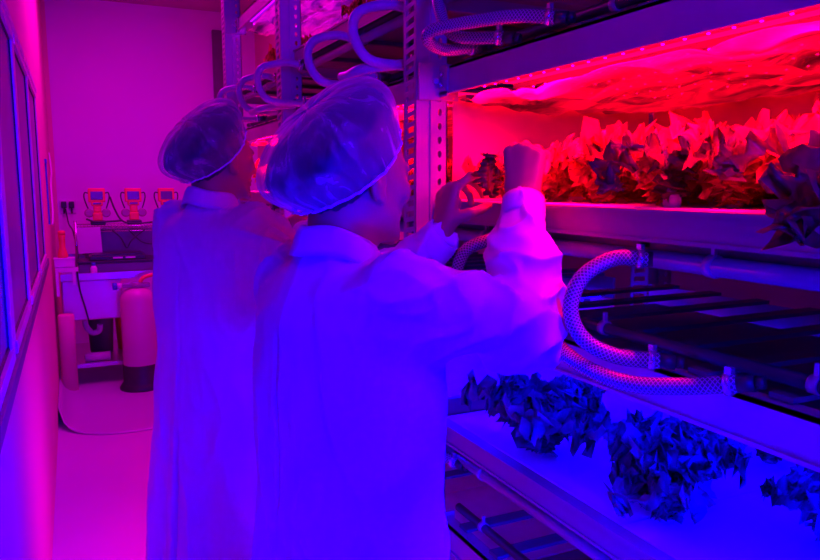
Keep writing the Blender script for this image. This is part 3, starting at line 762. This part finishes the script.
def make_person(cfg):
    a = cfg['face']; ox, oy = cfg['pos']; Rz = Matrix.Rotation(-a, 3, 'Z'); Ri = Rz.transposed()
    def l(p): return Ri @ (Vector(p)-Vector((ox, oy, 0)))
    def ld(d): return Ri @ Vector(d)
    hz = cfg['hz']; nz = hz-cfg.get('nk', .148)
    Rsh, Lsh = Vector((.178, 0, nz-.03)), Vector((-.178, 0, nz-.03))
    re, rw, le, lw = [l(cfg[k]) for k in ('re', 'rw', 'le', 'lw')]
    hc = l(cfg['head']); T = Matrix.Translation(hc) @ Matrix.Rotation(cfg['hyaw'], 4, 'Z') @ Matrix.Rotation(cfg['hpitch'], 4, 'X')
    # ---- body
    g = Grid((-.36, -.30, -.01), (.36, .62, hz+.16), .0034)
    head(g, T)
    nb = Vector((0, -.005, nz-.02)); nt = T @ Vector((0, -.022, -.05))
    g.cone(nb, nt, .060, .054, .03)
    g.stack([(nz+.0, 0, 0, .07, .06), (nz-.04, 0, -.005, .13, .065), (nz-.10, 0, 0, .155, .09), (nz-.30, 0, .01, .15, .10), (nz-.42, 0, .01, .14, .095), (nz-.55, 0, 0, .165, .11), (nz-.66, 0, 0, .16, .11)], .03)
    for s in (-1, 1):
        g.cone((s*.085, 0, nz-.60), (s*.09, .01, .50), .082, .055, .03); g.cone((s*.09, .01, .50), (s*.09, -.02, .10), .055, .036, .02)
        g.cone((s*.09, -.03, .05), (s*.10, .13, .035), .035, .03, .02)
    for sh, e, w, key in ((Rsh, re, rw, 'R'), (Lsh, le, lw, 'L')):
        g.cone(sh-Vector((0, 0, .008)), e, .042, .036, .02); g.cone(e, e+(w-e)*.35, .040, .041, .02); g.cone(e+(w-e)*.35, w, .041, .026, .02)
        h = cfg['hand'+key]; hand(g, w+ld(h['D']).normalized()*.014, ld(h['D']), ld(h['N']), ld(h['S']), h['curl'], h['thumb'], h.get('sc', 1))
    V, Q = g.mesh(); V = laplace(V, Q, 1, .4)
    body = np_mesh('person', V, Q, M['skin']); body.location = (ox, oy, 0); body.rotation_euler = (0, 0, -a)
    tag(body, cfg['label'], 'person', 'two workers in lab coats')
    # ---- hair net
    nrm = Vector((0, -.68, .73)).normalized(); dd = Vector((0, .73, .68)).normalized(); xx = Vector((1, 0, 0))
    c0 = Vector((0, -.004, .008)); V = []; nu, nv = 144, 34; uv = []
    def netp(th, t, k=0.0):
        rise = S(t*PI/2)**.85*(.128*cfg['net']); r = K(t*PI/2)**.62
        sw = 1+.27*S(min(1, t*2.2)*PI/2)*(1 if t > 0 else 0)
        pl = (1+(.016*S(th*24+2*S(th*3+k))+.012*S(th*41+k))*math.exp(-t*5)+.012*noise.noise((K(th)*4, S(th)*4, t*5+k))+.010*S(th*11+t*6+k)*(1-t))
        fb = 1.0+.05*max(0, -S(th))**2+(.07 if S(th) < 0 else .05)*S(PI*min(1, t*1.5))
        return c0 + nrm*((.014 if S(th) < 0 else .022)*S(th)**2*(1-t)) + (xx*K(th)*.091 + dd*S(th)*.112*fb)*r*sw*pl + nrm*(rise*(1+.02*noise.noise((K(th)*3, S(th)*3, t*4+k))))
    # ---- hair: fills the net, a little shows at the nape
    hv = []; hu, hn = 96, 26
    for jj in range(-2, hn+1):
        t_ = max(0, jj)/hn
        for ii in range(hu):
            th = 2*PI*ii/hu; p = netp(th, t_, 50.0); p = c0 + (p-c0)*.925 + Vector((0, .004, 0))
            if jj < 0:
                bk = max(0, -S(th)-.15); p = c0 + (p-c0)*(.90 if jj == -1 else .74) - nrm*(.004+.022*bk*(-jj))
            p += (p-c0).normalized()*.002*noise.noise((K(th)*14, S(th)*14, t_*3)); hv.append(T @ p)
    hq = []
    for jj in range(hn+2):
        for ii in range(hu): kk = (ii+1) % hu; hq.append((jj*hu+ii, jj*hu+kk, (jj+1)*hu+kk, (jj+1)*hu+ii))
    np_mesh('hair', hv, hq, M['hair'], body)
    for j in range(nv+1):
        t = j/nv
        for i in range(nu): V.append(T @ netp(2*PI*i/nu, t, cfg['seed']))
    Q = []
    for j in range(nv):
        for i in range(nu): k = (i+1) % nu; Q.append((j*nu+i, j*nu+k, (j+1)*nu+k, (j+1)*nu+i))
    no = np_mesh('hair_net', V, Q, M['net'], body)
    ul = no.data.uv_layers.new(name='UVMap'); k = 0; uvs = []
    for j in range(nv):
        for i in range(nu): uvs += [i/nu, j/nv, (i+1)/nu, j/nv, (i+1)/nu, (j+1)/nv, i/nu, (j+1)/nv]
    if len(ul.data)*2 == len(uvs): ul.data.foreach_set('uv', uvs)
    bd = MB(); pts = [T @ (netp(2*PI*i/96, 0, cfg['seed'])*1.0) for i in range(97)]
    bd.tube(pts, .0024, 8, 0, 1, cap=False); bo = bd.build('elastic_band', M['netband'], no)
    # ---- coat
    lo = (-.42, -.34, .40); hi = (.42, .62, max(nz+.06, re.z+.1, rw.z+.06, lw.z+.06))
    g = Grid(lo, hi, .0055); sd = cfg['seed']
    def rip(th, Z):
        low = np.clip((nz-.12-Z)/.6, 0, 1)
        return low*(.045*np.sin(th*7+sd+1.5*np.sin(Z*3))+.03*np.sin(th*13+2*sd+Z*2)) + .012*np.sin(th*5+Z*22+sd)*np.clip(1-np.abs(Z-(nz-.3))/.25, 0, 1)
    w = cfg.get('w', 1)
    g.stack([(nz+.035, 0, -.01, .062, .060), (nz+.005, 0, -.01, .085, .072), (nz-.03, 0, -.01, .155*w, .095), (nz-.08, 0, -.005, .195*w, .118), (nz-.2, 0, 0, .200*w, .132), (nz-.36, 0, 0, .190*w, .132),
             (nz-.52, 0, 0, .20*w, .145), (nz-.75, 0, 0, .225*w, .165), (.44, 0, 0, .245*w, .185)], .03, rip)
    for sh, e, wr in ((Rsh, re, rw), (Lsh, le, lw)):
        f = (wr-e); u = (e-sh).normalized()
        g.cone(sh+Vector((-.02 if sh.x > 0 else .02, 0, -.005)), e, .073, .062, .04); g.ell(e+u*.004-f.normalized()*.004, (.066, .066, .066), .03)
        g.cone(e, e+f*.5, .066, .060, .03); g.cone(e+f*.5, wr-f*.045, .060, .036, .02); g.cone(wr-f*.05, wr-f*.022, .037, .036, .01)
    V, Q = g.mesh(); V = laplace(V, Q, 2, .5); N = normals(V, Q)
    D = np.zeros(len(V))
    segs = []
    for sh, e, wr in ((Rsh, re, rw), (Lsh, le, lw)): segs += [(np.array(sh), np.array(e), 0), (np.array(e), np.array(wr), 1)]
    best = np.full(len(V), 9.); S_ = np.zeros(len(V)); ang = np.zeros(len(V)); elb = np.zeros(len(V))
    for p, q, kk in segs:
        d = q-p; L = np.linalg.norm(d); d = d/L; t = (V-p)@d; tc_ = np.clip(t, 0, L); r = V-(p+tc_[:, None]*d); dist = np.linalg.norm(r, axis=1)
        ux = np.cross(d, [0, 0, 1.]); ux /= np.linalg.norm(ux)+1e-9; uy = np.cross(d, ux)
        m = dist < best; best[m] = dist[m]; S_[m] = (t+(0 if kk == 0 else .27))[m]; ang[m] = np.arctan2(r@ux, r@uy)[m]
        elb[m] = np.exp(-((t-(L if kk == 0 else 0))/.09)**2)[m]
    arm = np.clip((.1-best)/.04, 0, 1)
    warp = .9*np.sin(ang*2+sd)+.5*np.sin(ang*3+S_*20)
    rid = (1-np.abs(np.sin(S_*38+warp*1.3+sd)))**2.2
    rid2 = (1-np.abs(np.sin(S_*17-ang*1.4+sd*2)))**3
    D += arm*((.018*elb+.005)*(rid-.3)+.013*(rid2-.25))
    nz_ = np.array([noise.noise((v[0]*9, v[1]*9, v[2]*2.2+sd))*.6+noise.noise((v[0]*18+v[2]*5, v[1]*18, v[2]*6+sd))*.4 for v in V])
    rz = (1-np.abs(nz_)*2.2).clip(0, 1)**3
    D += (1-arm)*((.004+.006*np.clip((nz-.2-V[:, 2])/.5, 0, 1))*(rz-.3)+.006*nz_) + arm*.006*nz_
    # back centre seam / vent
    back = (V[:, 1] < 0) & (np.abs(V[:, 0]) < .02) & (V[:, 2] < nz-.1)
    D -= np.where(back, .004*np.exp(-(V[:, 0]/.004)**2)+np.where(V[:, 2] < .85, .02*np.exp(-((V[:, 0]-.0)/.006)**2), 0), 0)
    V = V+N*D[:, None]; V = laplace(V, Q, 1, .35)
    coat = np_mesh('lab_coat', V, Q, M[cfg['coat']], body)
    # collar: folded band open at the front
    cb = MB(); n = 48; prof = [(.062, -.014), (.056, .018), (.057, .038), (.062, .041), (.067, .033), (.076, .006), (.080, -.006), (.074, -.006), (.064, .012)]
    vs = []; fs = []
    for i in range(n+1):
        th = PI*.12+(2*PI-.24*PI)*i/n; lift = .016*K(th-PI)+.006+.004*S(th*3+sd)
        for (r, z) in prof:
            r2 = r*(1+.04*S(th*4+sd)); c_ = Vector((S(th)*r2, K(th)*r2*.98-.012, nz+.012+z+lift)); vs.append(c_)
    m_ = len(prof)
    for i in range(n):
        for j in range(m_): k = (j+1) % m_; fs.append((i*m_+j, i*m_+k, (i+1)*m_+k, (i+1)*m_+j))
    cb.add(vs, fs, 0, True); cb.build('collar', M[cfg['coat']], coat)
    for e, wr in ((re, rw), (le, lw)):
        f = (wr-e).normalized(); c = wr-f*.012; cf = MB()
        q = f.to_track_quat('Z', 'X').to_matrix().to_4x4()
        cf.lathe([(.0385, -.02), (.040, -.01), (.0395, .01), (.039, .022), (.034, .022), (.033, -.01)], 28, 0, Matrix.Translation(c) @ q, cap=False)
        cf.build('cuff', M[cfg['coat']], coat)
    # trousers and boots
    g = Grid((-.24, -.2, -.005), (.26, .24, .72), .007)
    for s in (-1, 1):
        g.cone((s*.088, 0, .68), (s*.095, .01, .5), .10, .078, .03); g.cone((s*.095, .01, .5), (s*.095, -.015, .10), .078, .066, .02)
    V, Q = g.mesh(); np_mesh('trousers', V, Q, M['trouser'], body)
    for s in (-1, 1):
        g = Grid((-.24, -.2, .0), (.26, .26, .2), .006)
        g.cone((s*.095, -.03, .13), (s*.095, -.03, .052), .05, .05, .02); g.cone((s*.095, -.04, .045), (s*.105, .15, .042), .048, .040, .02)
        V, Q = g.mesh(); V[:, 2] = np.maximum(V[:, 2], .002); np_mesh('boot', V, Q, M['shoe'], body)
    return body

cz = [(1.0, 1.2, .6)]*4
make_person(dict(label='person in front in lab coat and hair net, reaching up to red-lit plants', pos=(.406, 1.13), face=math.radians(77), hz=1.51,
    head=(.428, 1.138, 1.510), hyaw=math.radians(1), hpitch=math.radians(-3), net=1.0, seed=1.3, coat='coat',
    re=(.650, .965, 1.274), rw=(.738, 1.095, 1.462), le=(.50, 1.43, 1.19), lw=(.662, 1.268, 1.395),
    handR=dict(D=(.16, .22, .96), N=(.75, .6, -.1), S=(-.6, .75, 0), sc=1.0, curl=[(1.0, 1.3, .8), (1.1, 1.45, .9), (1.2, 1.5, .9), (1.25, 1.5, .9)], thumb=[(.8, .25, .7), (.9, -.1, .5), (.8, -.5, .4)]),
    handL=dict(D=(.22, .12, .95), N=(.85, .0, -.25), S=(.15, -.95, 0), sc=.95, curl=[(.75, .55, .35), (1.0, .95, .5), (1.1, 1.1, .6), (1.2, 1.2, .7)], thumb=[(.45, .35, .75), (.45, -.1, .8), (.5, -.25, .8)])))
make_person(dict(label='person behind in long lab coat and hair net, left of the front person', pos=(.355, 2.015), face=math.radians(60), hz=1.565,
    head=(.370, 2.022, 1.565), hyaw=math.radians(-9), hpitch=math.radians(0), net=.98, seed=4.1, coat='coat2', w=1.03,
    re=(.53, 1.80, 1.245), rw=(.60, 1.98, 1.36), le=(.44, 2.28, 1.2), lw=(.60, 2.25, 1.36),
    handR=dict(D=(.6, .3, .5), N=(.3, .3, -.9), S=(-.5, .8, 0), sc=.95, curl=[(.3, .4, .3)]*4, thumb=[(.8, .6, .3), (.9, .3, .3), (.9, .1, .2)]),
    handL=dict(D=(.7, -.1, .5), N=(.3, -.1, -.9), S=(.2, -.9, 0), sc=.95, curl=[(.3, .4, .3)]*4, thumb=[(.8, .6, .3), (.9, .3, .3), (.9, .1, .2)])))

# ------------------------------------------------------------------ back corner
t = empty('sink_table', (.0, 5.75, 0)); tag(t, 'stainless sink table with deep basin against the back wall', 'table')
b = MB(); b.box((-.10, 0, .80), (1.0, .9, .83)); b.box((-.10, 0, .83), (1.0, .02, .85)); b.box((-.10, .88, .83), (1.0, .9, .92)); b.build('table_top', M['stain'], t)
b = MB(); b.box((-.10, .01, .50), (.31, .5, .80), bev=.01); b.build('basin', M['stain'], t)
for x in (-.06, .92):
    for y in (.03, .82):
        b = MB(); b.cyl((x, y, .03), (x, y, .8), .019); b.cyl((x, y, 0), (x, y, .03), .014, r2=.02); b.build('leg', M['stain'], t)
b = MB(); b.box((-.06, .02, .14), (.92, .05, .17)); b.box((-.06, .05, .145), (.92, .85, .155)); b.build('lower_shelf', M['stain'], t)
b = MB(); b.tube([(.05, .25, .5), (.05, .25, .42), (.09, .25, .36), (.14, .25, .37), (.15, .25, .42)], .022, 12); b.build('drain_trap', M['white'], t)
b = MB(); b.box((-.13, .02, .875), (.02, .08, .905)); b.box((-.02, .02, .78), (.0, .08, .875)); b.box((-.13, .02, .70), (-.11, .08, .875))
o = b.build('wall_bracket', M['white']); o.location = (0, 5.66, 0); tag(o, 'white bent bracket shelf on the left wall beside the sink', 'bracket')
# wire shelf standing on the table
t = empty('wire_shelf', (.02, 6.15, .83)); tag(t, 'black and chrome wire shelf carrying three orange pumps', 'shelf')
b = MB(); H = .34
for z in (H, H-.04): b.cyl((0, 0, z), (.95, 0, z), .004, 8); b.cyl((0, .38, z), (.95, .38, z), .004, 8); b.cyl((0, 0, z), (0, .38, z), .004, 8); b.cyl((.95, 0, z), (.95, .38, z), .004, 8)
for i in range(38):
    x = .0125+.025*i; b.cyl((x, 0, H), (x, .38, H), .002, 6); b.cyl((x-.012, 0, H-.04), (x, 0, H), .0022, 6); b.cyl((x, 0, H), (x+.012, 0, H-.04), .0022, 6)
b.build('wire_deck', M['bolt'], t)
for x in (0, .95):
    for y in (0, .38): b = MB(); b.cyl((x, y, 0), (x, y, H+.03), .012, 12); b.build('leg', M['bolt'], t)
# pumps
def pump(loc, label):
    t = empty('dosing_pump', loc)
    b = MB(); b.box((-.055, -.05, .0), (.055, .05, .035), bev=.008); b.build('pump_base', M['black'], t)
    b = MB(); b.box((-.035, -.04, .035), (.035, .04, .10), bev=.008)
    for (x0, x1, z0, z1) in ((-.028, .028, .10, .155), (-.042, .042, .15, .185), (-.062, .062, .18, .29)): b.box((x0, -.035, z0), (x1, .035, z1), bev=.008)
    b.build('housing', M['orange'], t)
    b = MB(); b.box((-.045, -.040, .20), (.045, -.033, .265), bev=.003); b.box((-.03, -.041, .165), (.03, -.034, .178)); b.build('display', M['screen'], t)
    for s in (-1, 1):
        b = MB(); b.lathe([(.034, 0), (.034, .03), (.026, .036)], 20, 0, Matrix.Translation((s*.062, .0, .095)) @ Matrix.Rotation(PI/2, 4, 'X'))
        b.box((s*.03-.005, -.02, .085), (s*.05+.005, .0, .105)); b.build('flange_cap', M['tray'], t)
        b = MB(); b.tube([(s*.058, 0, .25), (s*.085, 0, .255), (s*.092, 0, .22), (s*.08, 0, .17), (s*.066, .0, .13)], .005, 8); b.build('cable', M['black'], t)
    return tag(t, label, 'pump')
pump((.185, 6.25, 1.177), 'orange metering pump on the wire shelf, left of three')
pump((.455, 6.25, 1.177), 'orange metering pump on the wire shelf, in the middle of three')
pump((.71, 6.25, 1.177), 'orange metering pump partly hidden by the rear hair net')
def cord(pts, r, label, m='black', cat='cord'):
    b = MB(); b.tube(pts, r, 8, 0, 8); o = b.build('power_cord', M[m]); return tag(o, label, cat)
cord([(.28, 6.2, 1.40), (.31, 6.17, 1.3), (.36, 6.13, 1.21), (.46, 6.12, 1.19), (.6, 6.12, 1.20)], .007, 'black cord hanging between the left and middle pumps')
cord([(.1, 6.14, 1.23), (.16, 6.12, 1.21), (.28, 6.12, 1.21), (.36, 6.13, 1.215)], .008, 'black cord lying along the front of the wire shelf')
cord([(.28, 6.12, 1.14), (.34, 6.10, 1.08), (.38, 6.10, 1.0), (.42, 6.1, 1.06), (.52, 6.11, 1.14)], .006, 'black cord sagging below the wire shelf')
cord([(.40, 6.12, 1.14), (.5, 6.1, 1.04), (.62, 6.1, 1.03), (.72, 6.12, 1.1)], .006, 'second black cord sagging below the wire shelf at right')
cord([(-.05, 7.36, 1.27), (-.03, 7.1, 1.15), (.0, 6.5, 1.12), (.02, 6.05, 1.0), (.01, 5.73, .93), (.02, 5.73, .75), (.05, 5.73, .6), (.07, 5.735, .5)], .006, 'thin black cord falling from the wall plugs past the sink')
b = MB(); b.box((0, 0, 0), (.17, .0015, .2), 0, Matrix.Rotation(-.03, 4, 'Y')); o = b.build('paper_sheet', M['paper']); o.location = (.03, 6.1, .965); tag(o, 'blank paper sheet taped to the front of the wire shelf', 'paper')
b = MB(); b.box((-.20, -.1, 0), (.20, .1, .035), bev=.006); b.box((-.18, -.09, .035), (.18, .09, .045)); t = b.build('black_case', M['black']); t.location = (.30, 6.0, .925); tag(t, 'flat black case lying below the wire shelf', 'case')
for x in (.0, .09): c = MB(); c.box((x-.035, -.103, .012), (x+.035, -.099, .024)); c.build('case_label', M['white'], t)
t = empty('storage_bin', (.30, 6.02, .831)); tag(t, 'dark shallow storage bin on the sink table', 'bin')
b = MB(); b.box((-.28, -.14, 0), (.28, .14, .08), bev=.012); b.build('bin_body', M['steel_d'], t); b = MB(); b.box((-.29, -.15, .08), (.29, .15, .094), bev=.004); b.build('bin_lid', M['black'], t)
t = empty('bottle', (.125, 5.82, .83)); tag(t, 'small white bottle with a blue cap in front of the dark bin', 'bottle')
b = MB(); b.lathe([(.022, 0), (.024, .01), (.024, .05), (.012, .07)], 18); b.build('bottle_body', M['white'], t); b = MB(); b.lathe([(.014, .068), (.014, .09)], 18); b.build('cap', M['blue'], t)
b = MB(); b.box((0, 0, 0), (.82, .35, .30), bev=.012); b.box((-.01, -.01, .30), (.83, .36, .315), bev=.004); o = b.build('shade_box', M['steel_d']); o.location = (.08, 6.62-.33, .86-.03); tag(o, 'wide dark box added as shade under the wire shelf behind the flat case', 'shade box')  # dark box added to stand for the shade below the shelf
# spray gun tool on white box by the left wall
t = empty('white_box', (-.06, 5.72, .907)); tag(t, 'small white box on the bracket under the orange bottle', 'box')
b = MB(); b.box((-.075, -.035, 0), (.06, .05, .065), bev=.008); b.build('box_body', M['white'], t); b = MB(); b.box((-.078, -.038, .058), (.063, .053, .068), bev=.003); b.build('box_lid', M['white'], t)
t = empty('orange_bottle', (-.075, 5.725, .976)); t.scale = (.72, .72, .8); tag(t, 'orange squeeze bottle standing on the small white box', 'bottle')
b = MB(); b.lathe([(.045, 0), (.05, .015), (.038, .06), (.028, .09), (.03, .17), (.034, .20), (.022, .225)], 20); b.build('bottle_body', M['orange'], t); b = MB(); b.lathe([(.034, .205), (.034, .235), (.02, .242)], 20); b.build('cap', M['orange'], t)
# outlet
t = empty('wall_socket', (-.03, 7.4, 1.29)); tag(t, 'wall socket with two black plugs on the back wall', 'socket')
b = MB(); b.box((-.07, -.012, -.06), (.07, 0, .06), bev=.004); b.build('socket_plate', M['white'], t)
for x in (-.032, .032): b = MB(); b.box((x-.022, -.05, -.01), (x+.022, -.012, .05), bev=.006); b.cyl((x, -.035, -.01), (x, -.035, -.06), .008, 8, ); b.build('plug', M['black'], t)
b = MB(); b.box((0, -.012, 0), (.012, .012, .42), bev=.003); b.box((0, -.03, .42), (.014, .03, .45)); o = b.build('blue_squeegee', M['blue']); o.location = (WX, 5.6, 1.22); tag(o, 'narrow blue tool hanging on the left wall beyond the windows', 'tool')
cord([(WX+.01, 6.6, 1.75), (WX+.02, 6.5, 1.6), (WX+.015, 6.3, 1.5), (WX+.02, 6.1, 1.3), (WX+.015, 6.0, 1.2)], .007, 'pale cord hanging down the left wall', 'white')
# tank
t = empty('filter_tank', (.40, 5.55, 0)); tag(t, 'tall pale cylindrical filter tank with black foot beside the sink', 'tank')
b = MB(); b.lathe([(.115, .15), (.120, .17), (.120, .66), (.112, .70), (.085, .735), (.05, .75)], 32); b.build('tank_shell', M['tankp'], t)
b = MB(); b.lathe([(.15, 0), (.152, .02), (.135, .045), (.125, .06), (.125, .185), (.120, .19)], 32); b.build('tank_foot', M['black'], t)
b = MB(); b.cyl((0, 0, .745), (0, 0, .79), .045, 20); b.box((-.10, -.03, .755), (.09, .03, .785), bev=.006); b.build('valve_head', M['pipe'], t)
b = MB(); b.cyl((-.10, 0, .77), (-.135, 0, .77), .022); b.build('inlet', M['white'], t); b = MB(); b.cyl((-.135, 0, .77), (-.165, 0, .77), .026); b.build('inlet_nut', M['blue'], t)
b = MB(); b.tube([(.02, -.01, .79), (.06, -.01, .83), (.2, 0, .85), (.34, .05, .84)], .014, 10); o = b.build('red_tube', M['orange'], t)
for (x, y, r, h, n, m, lab) in ((.16, 6.25, .10, .30, 'bucket', 'steel_d', 'dark bucket on the shelf under the sink basin'), (.36, 6.3, .09, .30, 'jerry_can', 'orange', 'reddish container on the shelf under the sink')):
    t = empty(n, (x, y, .156)); tag(t, lab, 'bucket' if n == 'bucket' else 'container')
    b = MB(); b.lathe([(r*.85, 0), (r, h*.95), (r*1.05, h)], 24); b.build('container_body', M[m], t); b = MB(); b.lathe([(r*1.06, h), (r*1.06, h+.015)], 24); b.build('lid', M[m], t)
t = empty('white_roll', (.12, 5.9, .19)); tag(t, 'white roll lying on the shelf under the sink basin', 'roll'); t.rotation_euler = (0, PI/2, 0)
b = MB(); b.lathe([(.034, -.09), (.034, .09)], 20); b.build('roll_body', M['white'], t); b = MB(); b.lathe([(.014, -.093), (.014, .093)], 14); b.build('roll_core', M['black'], t)
b = MB(); b.lathe([(.055, 0), (.055, .56), (.05, .57)], 20); o = b.build('rolled_mat', M['wall']); o.location = (-.08, 5.67, .0); o.rotation_euler = (0, 0, 0); tag(o, 'upright pale rolled mat between the wall and the sink leg', 'roll')

# ------------------------------------------------------------------ lights
def area(name, loc, target, size, col, e, sy=None, spread=180):
    l_ = bpy.data.lights.new(name, 'AREA'); l_.shape = 'RECTANGLE'; l_.size = size; l_.size_y = sy or size; l_.color = col; l_.energy = e; l_.spread = math.radians(spread)
    o = bpy.data.objects.new(name, l_); C.objects.link(o); o.location = loc
    z = (Vector(loc)-Vector(target)).normalized(); y = Vector((0, 1, 0)) if abs(z.y) < .9 else Vector((0, 0, 1))
    x = y.cross(z).normalized(); y = z.cross(x); o.rotation_euler = Matrix((x, y, z)).transposed().to_euler(); return o
# ceiling room lamps
area('ceiling_lamp', (.45, 4.9, 3.1), (.45, 4.9, 0), .6, (1, 0, 1), 42, 2.2)
area('ceiling_lamp', (.2, .3, 3.1), (.25, 1.0, 0), .5, (.9, 0, 1), 4.5, 1.6)
area('floor_fill', (.72, 2.5, .5), (-.1, 2.3, 0.1), .5, (1, 0, .9), 8, 1.2)  # unseen pink fill added low behind the workers for floor and left wall
# unseen red fill strips added behind the front beams to brighten the leaves
for (y0, y1), e in ((R_A, 25), (R_B, 14), (R_C, 14)): area('front_red_fill', (TX+.022, (y0+y1)/2, 1.716), (TX+.20, (y0+y1)/2, 1.40), .014, (1, 0, .07), e, y1-y0-.2, 120)
# unseen blue fill lights added beside and behind the camera
area('blue_fill', (.70, -.1, .95), (.38, 1.2, .8), .8, (.0, 0, 1), 52, .4, 75)
area('blue_fill', (.25, -1.0, 2.0), (.35, 1.8, 1.1), .6, (.0, 0, 1), 34, .8, 120)
w = bpy.data.worlds.new('world'); bpy.context.scene.world = w; w.use_nodes = True
w.node_tree.nodes['Background'].inputs[0].default_value = (.1, 0, 1, 1); w.node_tree.nodes['Background'].inputs[1].default_value = .12
sc = bpy.context.scene
sc.view_settings.view_transform = 'Standard'; sc.view_settings.look = 'None'
sc.cycles.max_bounces = 8; sc.cycles.transparent_max_bounces = 12
try: sc.cycles.use_denoising = True
except Exception: pass
